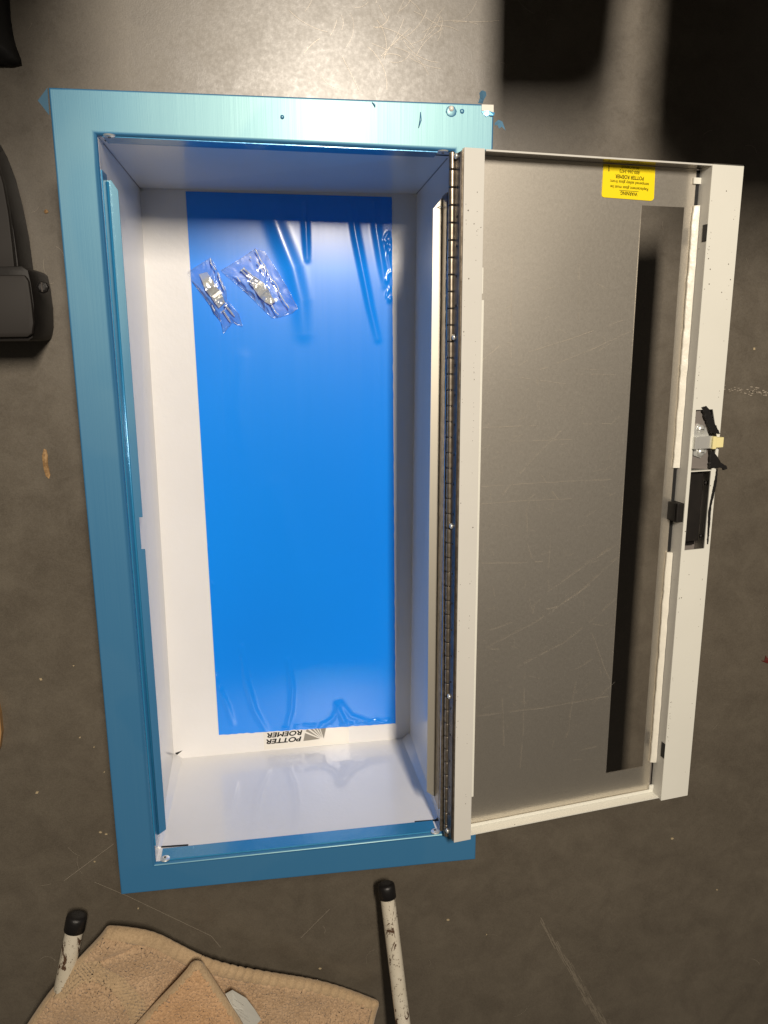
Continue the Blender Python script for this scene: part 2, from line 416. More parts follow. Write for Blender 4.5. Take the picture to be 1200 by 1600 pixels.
# folded corner seams inside the tub
for (u, v_) in ((0, 0), (W, 0), (0, H), (W, H)):
    su = 1 if u == 0 else -1; sv = 1 if v_ == 0 else -1
    r_ = .0022
    P(MB().add([B(u, v_ + sv * r_, -.022), B(u + su * r_ * 1.4, v_, -.022), B(u, v_ + sv * r_ * 3.5, bz + .0002), B(u + su * r_ * 4.2, v_, bz + .0002),
                B(u, v_, -.022), B(u, v_, bz + .0002)], [(0, 1, 3, 2), (0, 4, 1), (0, 2, 5, 4), (1, 4, 5, 3), (2, 3, 5)]).build('corner_fold', M_white) if v_ == 0 else
      MB().tube([B(u + su * .0002, v_ - .0002 * 0 + sv * .0002, -.022), B(u + su * .0002, v_ + sv * .0002, bz)], .00045, 6).build('corner_fold', M_grey))
# corner gap and sealant blobs
P(MB().prism([(.0015, .0075), (.0095, .0098), (.0035, .0050)], B, bz + .0001, bz + .0004).build('corner_gap', M_black))
for (a, b) in ((651, 304), (222, 297)):
    p = at(a, b, bz + .001)
    bm = bmesh.new(); bmesh.ops.create_icosphere(bm, subdivisions=2, radius=.0019 if a > 600 else .001)
    for q in bm.verts: q.co.x *= 1.6; q.co.z *= .7; q.co += p
    me = bpy.data.meshes.new('sealant_blob'); bm.to_mesh(me); bm.free(); P(obj_me('sealant_blob', me, M_cream, smooth=True))
# slots beside the corner rivets, rivets
def bottom_slot(px0, py0, px1, py1):
    def onwall(px, py, v_):   # ray to the plane y = v_
        d = RM @ Vector(((px - 600) / FPX, -(py - 800) / FPX, -1)); t = (v_ - CAM.y) / d.y; return CAM + d * t
    v_ = .0008 if py0 > 800 else H - .0006
    s = 1 if py0 > 800 else -1
    a, b = onwall(px0, py0, v_), onwall(px1, py1, v_); a.y = B(a.x, 0 if s > 0 else H, a.z).y + s * .0001; b.y = B(b.x, 0 if s > 0 else H, b.z).y + s * .0001
    hz = .0010
    P(MB().hexa([a - G(0, 0, hz), b - G(0, 0, hz), b + G(0, s * .0004, -hz), a + G(0, s * .0004, -hz), a + G(0, 0, hz), b + G(0, 0, hz), b + G(0, s * .0004, hz), a + G(0, s * .0004, hz)]).build('slot', M_black))
bottom_slot(249, 1321, 294, 1318); bottom_slot(648, 1284, 688, 1281)
bottom_slot(164, 223, 215, 226); bottom_slot(651, 239, 702, 241)
def rivet(px, py, vwall):
    s = 1 if vwall == 0 else -1
    d = RM @ Vector(((px - 600) / FPX, -(py - 800) / FPX, -1)); t = (vwall + s * .0018 - CAM.y) / d.y; p = CAM + d * t
    p.y = B(p.x, vwall, p.z).y + s * .0014
    mb = MB().tube([p, p + G(0, s * .0009, 0), p + G(0, s * .0015, 0)], [.0044, .0040, .0020], 16)
    P(mb.build('rivet', M_zinc, smooth=False))
    P(MB().tube([p + G(0, s * .0015, 0), p + G(0, s * .0019, 0)], .0011, 10).build('rivet_core', M_leaf))
rivet(258, 1339, 0); rivet(680, 1299, 0); rivet(171, 215, H); rivet(692, 234, H)

# blue protective film on the back panel, with real wrinkles
FC = [Vector(c) for c in ((0.0504, 0.0269), (0.2537, 0.0241), (0.249, 0.6041), (0.0466, 0.6045))]
wr = []   # (polyline px, half width px, height m)
def wrk(pts, wd, hh): wr.append((pts, wd, hh))
wrk([(425, 335), (440, 375), (458, 420), (470, 470), (474, 520)], 17, .0020)
wrk([(476, 320), (478, 360), (480, 405)], 6, .0015)
wrk([(548, 320), (556, 370), (566, 420), (578, 480), (590, 530)], 7, .0018)
wrk([(584, 320), (588, 360), (596, 410), (602, 445)], 8, .0015)
wrk([(606, 365), (600, 375), (612, 385), (606, 400), (610, 420)], 4, .0012)
wrk([(378, 1010), (385, 1065), (398, 1110), (415, 1140)], 7, .0014)
wrk([(450, 1030), (457, 1075), (455, 1110), (448, 1138)], 6, .0013)
wrk([(346, 1080), (356, 1105), (364, 1130)], 7, .0010)
wrk([(526, 1100), (533, 1118), (541, 1132)], 7, .0016)
wrk([(500, 1136), (520, 1122), (532, 1098)], 6, .0010)
wrk([(532, 1098), (548, 1118), (575, 1128), (600, 1126)], 6, .0009)
wrk([(380, 560), (372, 640), (378, 700)], 16, .0004)
wrk([(430, 760), (470, 900), (480, 1040)], 26, .0005)
for _ in range(22):
    x = random.uniform(603, 611); y = random.uniform(370, 480); wrk([(x, y), (x + random.uniform(-3, 3), y + random.uniform(3, 9))], 2.2, .0008)
for _ in range(6):
    y = random.uniform(760, 1140); x = 290 + (y - 300) * .0612 + random.uniform(0, 5); wrk([(x, y), (x + random.uniform(-2, 2), y + random.uniform(3, 12))], 2.2, .0006)
for _ in range(26):
    x = random.uniform(440, 612); y = 1145 - (x - 342) * .065 - random.uniform(0, 7); wrk([(x, y), (x + random.uniform(2, 8), y - random.uniform(-2, 2))], 2.2, .0008)
wrw = [([Vector((at(*p, bz).x, at(*p, bz).y)) for p in pts], wd / 1474, hh) for pts, wd, hh in wr]
wrb = [(min(p.x for p in q) - 3 * wd, max(p.x for p in q) + 3 * wd, min(p.y for p in q) - 3 * wd, max(p.y for p in q) + 3 * wd) for q, wd, hh in wrw]
def seg_d(p, a, b):
    ab = b - a; t = max(0, min(1, (p - a).dot(ab) / max(ab.length_squared, 1e-12))); return (p - a - ab * t).length, t
def film_h(p):
    h = .00065 + .00018 * noise.noise(Vector((p.x * 14, p.y * 7, 0)))
    for (q, wd, hh), bb in zip(wrw, wrb):
        if not (bb[0] < p.x < bb[1] and bb[2] < p.y < bb[3]): continue
        best = 9; bt = 0; m_ = len(q) - 1
        for i in range(m_):
            d_, t = seg_d(p, q[i], q[i + 1])
            if d_ < best: best = d_; bt = (i + t) / m_
        h += hh * math.exp(-(best / wd * 1.5) ** 2) * (.35 + .65 * math.sin(math.pi * min(1, bt * .9 + .1)))
    return h
NX, NY = 190, 420
v = []; f = []
for j in range(NY + 1):
    for i in range(NX + 1):
        a, b = i / NX, j / NY
        p = lerp(lerp(FC[0], FC[1], a), lerp(FC[3], FC[2], a), b)
        if j == 0: p = p + Vector((0, .0010 * noise.noise(Vector((a * 30, 3, 0)))))
        if i == NX: p = p + Vector((.0004 * noise.noise(Vector((b * 60, 7, 0))), 0))
        v.append(Vector((p.x, p.y, bz + film_h(p))))
for j in range(NY):
    for i in range(NX):
        k = j * (NX + 1) + i; f.append((k, k + 1, k + NX + 2, k + NX + 1))
P(obj('protective_film', v, f, M_film, smooth=True))

# lettering helper
def lettering(name, body, size, F, m, parent, h, cx, cy, rot=math.pi, shear=0.0, bold=0.0, sx=1.0, align='CENTER', ext=.00005):
    c = bpy.data.curves.new(name, 'FONT'); c.body = body; c.size = size; c.shear = shear; c.offset = bold; c.align_x = align; c.extrude = ext
    c.offset = 0.0
    to = bpy.data.objects.new(name, c); COL.objects.link(to)
    dg = bpy.context.evaluated_depsgraph_get(); me = bpy.data.meshes.new_from_object(to.evaluated_get(dg))
    bpy.data.objects.remove(to); bpy.data.curves.remove(c)
    if bold:   # heavier strokes: the same outlines laid again a hair to each side
        bm = bmesh.new()
        for dx, dy in ((-bold, 0), (bold, 0), (0, bold), (0, -bold), (0, 0)):
            k0 = len(bm.verts); bm.from_mesh(me); bm.verts.ensure_lookup_table()
            for q_ in bm.verts[k0:]: q_.co += Vector((dx, dy, (dx * 3 + dy * 5) * .02))
        bm.to_mesh(me); bm.free()
    cr_, sr_ = math.cos(rot), math.sin(rot)
    for vt in me.vertices:
        x, y = vt.co.x * sx, vt.co.y
        vt.co = F(cx + cr_ * x - sr_ * y, cy + sr_ * x + cr_ * y, h + vt.co.z)
    me.name = name; me.materials.clear()
    o = bpy.data.objects.new(name, me); COL.objects.link(o); me.materials.append(m); o.parent = parent
    return o
# sticker low on the back panel
def pb(px, py): p = at(px, py, bz); return (p.x, p.y)
sticker = P(MB().prism([pb(410, 1125), pb(545, 1118), pb(545, 1161), pb(413, 1171)], G, bz + .00004, bz + .00016).build('maker_sticker', M_sticker))
lc = pb(443, 1163)
ang = math.atan2(pb(470, 1158)[1] - pb(418, 1163)[1], pb(470, 1158)[0] - pb(418, 1163)[0])
wl = (Vector(pb(471, 1156)) - Vector(pb(416, 1163))).length
for i, tx in enumerate(('POTTER', 'ROEMER', 'FIRE PRO')):
    q = pb(443.5 + i * 1.2, 1165.4 - i * 10.8)
    base = pb(443.5 + i * 1.4, 1153.2 - i * 9.9)
    o = lettering('lettering', tx, .0080, G, M_ink, sticker, bz + .0002, base[0], base[1] - 0.0, math.pi + ang * .9, .22, .00028, 1.0)
    xs = [vv.co.x for vv in o.data.vertices]; w_ = max(xs) - min(xs); tgt = wl * (1.0 if i < 2 else .9); mx_ = (max(xs) + min(xs)) / 2
    for vv in o.data.vertices: vv.co.x = base[0] + (vv.co.x - mx_) * tgt / w_
    o.parent = sticker
fan = MB(); ap = pb(503, 1154.5)
for q in ([(474, 1157.8), (476.5, 1145.2), (500, 1154.3)], [(477.5, 1142.5), (480, 1139), (501, 1153.4)], [(483, 1138), (487, 1137.2), (502.5, 1153)],
          [(489.5, 1137), (493, 1136.5), (503.5, 1152.8)], [(495, 1136.3), (498, 1136), (504.2, 1152.6)], [(499.5, 1135.8), (510, 1134.6), (505.8, 1154)]):
    fan.prism([pb(*p) for p in q], G, bz + .00018, bz + .00026)
fan.build('grey_emblem', M_greyink, sticker)

# ------------------------------------------------------------------ hinge
pin0 = Vector((.2708, 0, .0070))
def hx(v_):   # pin axis, slightly off square like the photographed hinge
    top, bo = at(706.5, 236, .007), at(697.5, 1308, .007); t = (v_ - bo.y) / (top.y - bo.y)
    return Vector((lerp(bo.x, top.x, t), v_, .0070))
yb, yt = at(697.5, 1306, .007).y, at(706.5, 237, .007).y
hinge = P(MB().tube([hx(yb), hx(yt)], .0015, 10).build('hinge_pin', M_leaf, smooth=True))
NK = 46; kn = None
for k in range(NK):
    a = yb + (yt - yb) * k / NK; b = yb + (yt - yb) * (k + 1) / NK
    c_ = hx((a + b) / 2)
    if kn is None:
        L2 = (b - a) / 2 - .00045
        dirn = (hx(yt) - hx(yb)).normalized()
        mb = MB().tube([dirn * -L2, dirn * (-L2 + .0004), dirn * (L2 - .0004), dirn * L2], [.0022, .00255, .00255, .0022], 12)
        kn = autosmooth(mb.build('knuckle', M_hinge, hinge)); ob = kn
    else:
        ob = kn.copy(); COL.objects.link(ob); ob.parent = hinge
    ob.location = c_

# ------------------------------------------------------------------ door
pan = MB()
h0 = -.0205
pts_out = [(0.0, DY0), (U3, DY0), (U3, DY1), (0.0, DY1)]
def frame_plate(mb, F, u0, u1, v0, v1, s0, s1, s2, s3, ha, hb):
    mb.box(F, u0, s0, v0, v1, ha, hb); mb.box(F, s1, u1, v0, v1, ha, hb)
    mb.box(F, s0, s1, v0, s2, ha, hb); mb.box(F, s0, s1, s3, v1, ha, hb)
frame_plate(pan, Dr, 0, U3, DY0, DY1, SL[0] - .001, SL[1] + .009, SL[2] - .008, SL[3] + .001, h0, h0 + .0012)
door = P(pan.build('door', M_grey)); door['label'] = 'opened door lying flat beside the tub, inner side up'
# inner panel: galvanised sheet with the tall viewing slot cut out
pv = []; pfc = []
us = sorted(set([.0188, SL[0], SL[1], .2225] + [.0188 + (.1512) * i / 14 for i in range(15)]))
vs = sorted(set([DY0 + .0012, SL[2], SL[3], DY1 - .0012] + [DY0 + .0012 + (DY1 - DY0 - .0024) * i / 50 for i in range(51)]))
def ph(u, v_): return -HC + .0005 * noise.noise(Vector((u * 14, v_ * 9, 2)))
for ui in us:
    for vi in vs: pv.append(Dr(ui, vi, ph(ui, vi)))
nvs = len(vs)
for i in range(len(us) - 1):
    for j in range(nvs - 1):
        cu, cv = (us[i] + us[i + 1]) / 2, (vs[j] + vs[j + 1]) / 2
        if SL[0] < cu < SL[1] and SL[2] < cv < SL[3]: continue
        pfc.append((i * nvs + j, (i + 1) * nvs + j, (i + 1) * nvs + j + 1, i * nvs + j + 1))
panel = obj('inner_panel', pv, pfc, M_galv, door, smooth=True)
# edge of the slot
MB().box(Dr, SL[0], SL[0] + .0004, SL[2], SL[3], -HC - .0009, -HC + .0001).box(Dr, SL[0], SL[1], SL[2] - .0004, SL[2], -HC - .0009, -HC + .0001).build('slot_edge', M_galv, door)
# scratches on the panel
ps = MB()
def pd(px, py): return atD(px, py, -HC)
SCR = [[(752, 880), (800, 880), (848, 877)], [(800, 558), (890, 530), (975, 500)], [(843, 578), (920, 548), (985, 518)], [(752, 760), (850, 754), (955, 749)],
       [(750, 788), (820, 782), (893, 779)], [(785, 773), (830, 720), (877, 673)], [(745, 1119), (860, 1104), (950, 1088)], [(808, 1042), (880, 1005), (930, 965), (962, 935)],
       [(760, 1012), (840, 970), (850, 962), (900, 930), (962, 880)], [(832, 960), (835, 945), (856, 925), (900, 893), (965, 850)], [(838, 955), (870, 948), (905, 925), (966, 870)],
       [(835, 885), (824, 850), (823, 800), (828, 778), (836, 772), (842, 782), (842, 800)], [(860, 835), (858, 870), (856, 905), (858, 920)], [(815, 590), (884, 600)],
       [(797, 690), (905, 686)], [(755, 668), (840, 665)], [(910, 663), (955, 662), (968, 650)], [(800, 400), (799, 480), (798, 560)], [(905, 400), (904, 500)],
       [(820, 1050), (817, 1150), (812, 1200)], [(785, 1090), (787, 1165)], [(900, 1065), (892, 1110), (888, 1140), (880, 1165)], [(925, 990), (945, 1045), (953, 1062)],
       [(925, 975), (960, 980)], [(752, 1015), (780, 1014)], [(908, 1172), (932, 1166)], [(845, 742), (872, 780)], [(752, 565), (780, 540)], [(924, 585), (975, 585)], [(840, 590), (842, 640)],
       [(765, 985), (800, 972)], [(960, 1065), (925, 1100)], [(900, 1045), (925, 1030)]]
for s_ in SCR:
    k = []
    for a, b in zip(s_[:-1], s_[1:]):
        nn = max(1, int(math.hypot(b[0] - a[0], b[1] - a[1]) / 12))
        for i in range(nn): t_ = i / nn; k.append((a[0] + (b[0] - a[0]) * t_ + random.gauss(0, .25), a[1] + (b[1] - a[1]) * t_ + random.gauss(0, .3)))
    k.append(s_[-1]); k = [pd(*p) for p in k]
    for a, b in zip(k[:-1], k[1:]):
        if random.random() < .86: strip_curve(ps, [a, b], random.uniform(.00007, .00018), Dr, -HC + .0007)
for i in range(120):
    x, y = random.uniform(750, 965), random.uniform(420, 1200)
    s_ = wig(x, y, random.choice((random.gauss(0, .25), random.gauss(-.6, .25), random.gauss(1.57, .15))), random.uniform(4, 26), random.uniform(-.3, .3), 4)
    s_ = [p for p in s_ if 752 < p[0] < 940 + (1200 - p[1]) * .055]
    if len(s_) > 1: strip_curve(ps, [pd(*p) for p in s_], random.uniform(.00005, .00009), Dr, -HC + .0007)
tag(ps.build('scratch_marks', M_scratchm, door), kind='stuff')
# hinge-side channel
ch = MB()
jag = []
ch.box(Dr, .0012, U1, DY0 - .0012, DY1 + .0005, -.0011, 0)
ch.box(Dr, U1 - .0010, U1, DY0, DY1 - .001, -HC, -.0012)
o = ch.build('hinge_channel', M_creamgrey, door, bevel=.0004); o['label'] = 'off-white channel along the hinge side'
MB().box(Dr, .0004, .0018, DY0, DY1, -.0020, -.0014).box(Dr, .0002, .0011, DY0, DY1 - .001, -.0036, -.0021).build('channel_fold', M_hinge, door)
MB().box(Dr, U1 + .0001, U1 + .0028, .048, .495, -.0034, -.0024).box(Dr, U1 + .0001, U1 + .0018, .500, .52, -.0034, -.0024).build('return_lip', M_cream, door)
# dark hinge leaf on the channel's side, with holes and screws
MB().box(Dr, -.0011, .0000, DY0 + .002, DY1 - .002, h0, -.0022).build('hinge_leaf', M_leaf, door)
def leaf_disc(py, r, th, m, name, hh=-.0115):
    lo_, hi_ = -.1, .8
    for _ in range(40):
        m_ = (lo_ + hi_) / 2; p = RM.transposed() @ (Dr(-.0011, m_, hh) - CAM); y = 800 - FPX * p.y / -p.z
        if y > py: lo_ = m_
        else: hi_ = m_
    a = Dr(-.0012, m_, hh); b = Dr(-.0012 - th, m_, hh); c2 = Dr(-.0012 - th * 1.5, m_, hh)
    MB().tube([a, b, c2], [r, r * .95, r * .5], 12).build(name, m, door, smooth=True)
y = 292
while y < 1280:
    leaf_disc(y, .0011, .0002, M_black, 'leaf_hole', -.0075); y += 46.5 if y < 900 else 41
for y in (244, 527, 822, 1088, 1298): leaf_disc(y, .0024, .0012, M_zinc, 'screw', -.0100)
# latch-side channel with its cut-out
def vD(px, py, h): return atD(px, py, h)[1]
va, vb, vc = vD(1100, 640, 0), vD(1100, 735, 0), vD(1090, 858, 0)
ua, ub = U2 + .0035, U3 - .0062
lc_ = MB()
lc_.box(Dr, U2, U3, DY0 - .0004, vc, -.0011, 0).box(Dr, U2, U3, va, DY1, -.0011, 0)
lc_.box(Dr, U2, ua, vc, va, -.0011, 0).box(Dr, ub, U3, vc, vb, -.0011, 0)
lc_.prism([(ub - .004, va), (U3, va), (U3, vb + .002), (U3 - .0015, vb), (ub + .0005, vb), (ub + .0045, vb + .026)], Dr, -.0011, 0)
lc_.box(Dr, U3 - .0012, U3, DY0, DY1, h0, -.0012)
o = lc_.build('latch_channel', M_cream, door); o['label'] = 'off-white channel along the latch side with a torn cut-out'
# inner wall of the channel, interrupted by two small slots and the lock opening
iw = MB(); sA = (vD(1101, 378, -.004), vD(1101, 351, -.004)); sB = (vD(1036, 1182, -.004), vD(1036, 1160, -.004)); sC = (vD(1070, 812, -.01), vD(1070, 783, -.01))
cuts = [DY0, sB[0], sB[1], sC[0], sC[1], sA[0], sA[1], DY1 - .001]
for i in range(0, 8, 2): iw.box(Dr, U2, U2 + .001, cuts[i], cuts[i + 1], -HC - .001, -.0012)
for s_ in (sA, sB): iw.box(Dr, U2, U2 + .001, s_[0], s_[1], -HC - .001, -.0060)
iw.build('channel_wall', M_creamgrey, door)
for s_ in (sA, sB): MB().box(Dr, U2 + .0012, U2 + .0016, s_[0] - .001, s_[1] + .001, -.008, -.0013).box(Dr, U2 - .0003, U2 + .0003, s_[0], s_[1], -.0058, -.0002).build('slot', M_black, door)
# end lips
MB().box(Dr, U1 + .001, U2 + .001, DY1 - .0010, DY1, -HC - .001, -.0012).box(Dr, U2 + .0002, U3 - .001, DY1 + .0001, DY1 + .0008, -HC, .0004).build('end_lip', M_liptop, door)
MB().box(Dr, U1, U2 + .001, DY0, DY0 + .0010, -HC - .001, -.0040).box(Dr, U1, U2, DY0 + .0011, DY0 + .0042, -HC + .0007, -HC + .0015).build('end_lip', M_cream, door)
MB().box(Dr, U1 + .001, U2 + .0001, DY1 - .0011, DY1 + .0002, -.0011, -.0004).build('lip_edge', M_creamgrey, door)
# glazing strip along the latch channel
def lumpy(vs0, vs1, parent, u_off=0.0):
    nn = int((vs1 - vs0) / .004) + 2; vv = []; ff = []
    for i in range(nn):
        t_ = i / (nn - 1); v_ = lerp(vs0, vs1, t_)
        w1 = .0054 + .0012 * noise.noise(Vector((v_ * 60, 1, 0))) + .0006 * noise.noise(Vector((v_ * 200, 1, 0))); hgt = .0035 + .0007 * noise.noise(Vector((v_ * 90, 5, 0)))
        for (a, b) in ((U2 - w1, 0), (U2 - w1, .0014), (U2 - w1 * .55, hgt * .8), (U2 - .0004, hgt), (U2 - .0004, 0)): vv.append(Dr(a + u_off, v_, -HC + .0008 + b))
    for i in range(nn - 1):
        for k in range(5): ff.append((i * 5 + k, i * 5 + (k + 1) % 5, (i + 1) * 5 + (k + 1) % 5, (i + 1) * 5 + k))
    ff += [(0, 1, 2, 3, 4), tuple((nn - 1) * 5 + k for k in (4, 3, 2, 1, 0))]
    autosmooth(obj('glazing_strip', vv, ff, M_strip, parent), .9)
lumpy(vD(1022, 1188, -HC), vD(1045, 862, -HC), door)
lumpy(vD(1056, 730, -HC), vD(1086, 322, -HC), door)
MB().box(Dr, .2226, U2 - .0001, vD(1045, 862, -HC), vD(1056, 705, -HC), -HC - .0015, -HC + .0002).build('panel_gap', M_black, door)
MB().box(Dr, .2226, U2 - .0001, vD(1086, 321, -HC), DY1 - .002, -HC - .0015, -HC).build('panel_gap', M_black, door)
a = atD(1085, 283, -HC); MB().box(Dr, a[0] - .002, U2, a[1] - .0025, a[1] + .0025, -HC + .0006, -HC + .0022).build('retaining_tab', M_cream, door)
a = atD(1014, 1229, -HC); MB().box(Dr, a[0] - .001, U2, a[1] - .0025, a[1] + .0025, -HC + .0006, -HC + .0022).build('retaining_tab', M_cream, door)
# lock body in the channel
lk = MB().box(Dr, ua + .0006, ub - .002, vc + .006, vb - .002, -HC, -.0070)
lk.box(Dr, ua - .0002, ub + .0010, vc, vb, -HC - .001, -HC + .0002)
o = lk.build('lock_case', M_blackp, door, bevel=.0006)
for py_ in (755, 838):
    q = atD(1104 if py_ < 800 else 1096, py_, -.006)
    c_ = Dr(q[0], q[1], -.0070); up = (Dr(0, 0, 1) - Dr(0, 0, 0))
    MB().tube([c_, c_ + up * .0012, c_ + up * .0016], [.0022, .0020, .0010], 14).build('lock_screw', M_blackp, door, smooth=True)
MB().box(Dr, U2 - .0062, U2 + .0028, sC[0], sC[1], -HC + .001, -.0022).box(Dr, U2 - .0072, U2 - .0062, sC[0] + .001, sC[1], -HC + .001, -.0052).build('lock_tab', M_blackp, door, bevel=.0008)
# grey backing plate and catch
MB().prism([atD(1080, 732, -.003), atD(1107, 733, -.003), atD(1109, 700, -.003), atD(1100, 637, -.003), atD(1092, 638, -.003), atD(1083, 650, -.003)], Dr, -.0045, -.0030).build('backing_plate', M_grey, door)
MB().box(Dr, ua, ub + .002, vb - .0008, vb, -HC, -.0001).build('cutout_edge', M_cream, door)
H3 = .0006
MB().prism([atD(1085, 712, 0), atD(1096, 716, 0), atD(1105, 707, 0), atD(1109, 680, 0), atD(1104, 668, 0), atD(1092, 662, 0), atD(1085, 672, 0)], Dr, -.0029, -.0012).build('catch_bracket', M_zinc, door, bevel=.0003)
up = (Dr(0, 0, 1) - Dr(0, 0, 0))
for (x_, y_) in ((1096, 671), (1096, 707)):
    q = atD(x_, y_, 0); c_ = Dr(q[0], q[1], -.0012)
    MB().tube([c_, c_ + up * .0008, c_ + up * .0020, c_ + up * .0024], [.0044, .0042, .0026, .0008], 14).build('catch_screw', M_zinc, door, smooth=True)
    MB().box(lambda a, b, h: Dr(q[0] + a, q[1] + b, h), -.0016, .0016, -.0003, .0003, .0010, .0014).build('screw_slot', M_leaf, door)
q0, q1 = atD(1083, 702, .002), atD(1113, 681, .002)
MB().box(Dr, q0[0], q1[0], q0[1], q1[1], -.0011, .0030).box(Dr, q0[0], q0[0] + .0042, q0[1], q1[1], .0031, .0042).build('catch_body', M_zinc, door, bevel=.0005)
q0, q1 = atD(1111, 700, .003), atD(1130, 683, .003)
MB().box(Dr, q0[0], q1[0], q0[1] + .0002, q1[1], -.0006, .0042).box(Dr, q0[0], q0[0] + .004, q0[1] - .0008, q1[1] + .0012, -.0006, .0052).build('catch_bolt', M_ivory, door, bevel=.0005)
def jag(pts, a=.9):
    out = []
    for (x0, y0), (x1, y1) in zip(pts, pts[1:] + pts[:1]):
        k = max(1, int(math.hypot(x1 - x0, y1 - y0) / 2.2))
        for i in range(k): out.append((x0 + (x1 - x0) * i / k + random.uniform(-a, a), y0 + (y1 - y0) * i / k + random.uniform(-a, a)))
    return out
# torn black foam / tape round the catch
MB().prism([atD(x, y_, 0) for x, y_ in jag([(1096, 637), (1103, 634), (1110, 645), (1113, 655), (1119, 667), (1124, 677), (1110, 677), (1107, 668), (1102, 655), (1099, 645)])], Dr, -.0012, .0012).build('torn_tape', M_rubber, door, bevel=.0003)
MB().prism([atD(x, y_, 0) for x, y_ in jag([(1109, 704), (1114, 705), (1120, 713), (1125, 722), (1133, 727), (1135, 732), (1130, 735), (1127, 730), (1120, 731), (1108, 731)])], Dr, -.0012, .0010).build('torn_tape', M_rubber, door, bevel=.0003)
MB().prism([atD(x, y_, 0) for x, y_ in jag([(1121, 733), (1119, 757), (1115, 775), (1111, 790), (1108, 830), (1106, 850), (1104.5, 850), (1106, 800), (1112, 770), (1117, 745), (1119, 733)], .3)], Dr, .0001, .0006).build('torn_tape', M_rubber, door)
# paint nicks dotted along both channels
nk = MB()
for i in range(150):
    side = random.random() < .45
    u_ = (random.choice((.0030, .0125)) if side else random.choice((U2 + .0022, U2 + .0035, U3 - .0050))) + random.gauss(0, .00035)
    v_ = random.uniform(.02, .59) if random.random() < .5 else random.choice((.10, .24, .42, .55)) + random.gauss(0, .02)
    if vc - .01 < v_ < va + .01 and not side: continue
    r_ = random.uniform(.00012, .00034)
    nk.prism([(u_ + r_ * math.cos(q), v_ + r_ * 1.6 * math.sin(q)) for q in (0, 1.3, 2.5, 3.8, 5.0)], Dr, .0000, .00008)
M_nick = mat('paint_nick', (.10, .085, .065), .7)
tag(nk.build('paint_nicks', M_nick, door), kind='stuff')
# warning label
lb = [(lambda q: (q[0], min(q[1], DY1 - .0016)))(atD(x, y_, -HC)) for x, y_ in ((943, 242), (1024, 250), (1021, 310), (1019, 313), (1016, 314), (943, 308.5), (940, 307), (939.5, 304))]
HL = -HC + .0006
label = MB().prism(lb, Dr, HL - .0001, HL + .0001).build('warning_label', M_yellow, door)
A0, A1 = Vector(atD(943, 308, -HC)), Vector(atD(1016, 314, -HC)); lang = math.atan2(A1.y - A0.y, A1.x - A0.x)
def lab(tx, px, py, size, width_px, bold=0.0):
    q = atD(px, py, -HC)
    o = lettering('label_lettering', tx, size, lambda a, b, h: Vector((a, b, h)), M_ink, door, 0, 0, 0, 0, 0, bold, ext=0)
    xs = [vv.co.x for vv in o.data.vertices]; k = (width_px / 1830) / (max(xs) - min(xs)); mx_ = (max(xs) + min(xs)) / 2
    rot = math.pi + lang; c_, s_ = math.cos(rot), math.sin(rot)
    for vv in o.data.vertices:
        x_, y_ = (vv.co.x - mx_) * k, vv.co.y - size * .35
        vv.co = Dr(q[0] + c_ * x_ - s_ * y_, q[1] + s_ * x_ + c_ * y_, HL + .0002)
lab('WARNING', 982, 303, .0040, 30, .00007)
lab('Replacement glass must be', 982.5, 294.3, .0034, 67, .00003)
lab('tempered safety glass from:', 983, 286, .0034, 69, .00003)
lab('POTTER ROEMER', 983, 277.6, .0041, 50, .00008)
lab('800-366-3473', 983, 269, .0037, 35, .00003)
lab('DO NOT REMOVE', 984, 262, .0026, 31, .00002)
u0_ = [atD(967, 297.2, -HC), atD(997, 299.5, -HC), atD(997, 300.2, -HC), atD(967, 297.9, -HC)]
MB().prism(u0_, Dr, HL + .0001, HL + .0002).build('underline', M_ink, door)
mk = MB()
for yy in (258.5, 260, 261.5, 263, 264.5, 266, 267.2): mk.prism([atD(949.5, yy, -HC), atD(951.5, yy, -HC), atD(951.5, yy + .8, -HC), atD(949.5, yy + .8, -HC)], Dr, HL + .0001, HL + .0002)
mk.build('small_print', M_ink, door)

# loose film: folded corner, torn tatters, rivet bumps
def film_scrap(px, z0, z1, name='film_tatter', m=None):
    vv = [at(x, y_, lerp(z0, z1, k)) for x, y_, k in px]; n_ = len(vv)
    vv += [p - G(0, 0, .0002) for p in vv]
    P(obj(name, vv, [tuple(range(n_)), tuple(range(2 * n_ - 1, n_ - 1, -1))] + [(i, (i + 1) % n_, n_ + (i + 1) % n_, n_ + i) for i in range(n_)], m or M_scrap))
M_scrap = mat('pale_blue_film_scrap', (.10, .22, .34), .3, 0, .3)
film_scrap([(74, 137, 0), (59, 157, 1), (77, 180, 0)], -.0012, -.008)
film_scrap([(747, 161, 0), (750, 152, .4), (749, 145, .7), (753, 141, 1), (759, 143, 1), (760, 149, .8), (756, 156, .4), (754, 162, 0)], .0004, .006)
film_scrap([(752, 174, 0), (763, 173, .2), (773, 176, .4), (772, 180, .6), (768, 181, .7), (764, 180, .4), (760, 182, .3), (755, 178, 0)], .0006, .002, m=M_trimdark)
film_scrap([(773, 192, 0), (779, 187, .5), (785, 190, .8), (788, 198, 1), (790, 204, 1), (784, 198, .9), (780, 201, .8), (777, 195, .5), (773, 196, 0)], -.001, -.004)
P(MB().prism([(at(752.5, 163.5, 0).x, at(752.5, 163.5, 0).y), (at(771, 164, 0).x, at(771, 164, 0).y), (at(771, 176, 0).x, at(771, 176, 0).y), (at(752.5, 173, 0).x, at(752.5, 173, 0).y)], G, .0003, .0005).build('bare_corner', M_sticker))
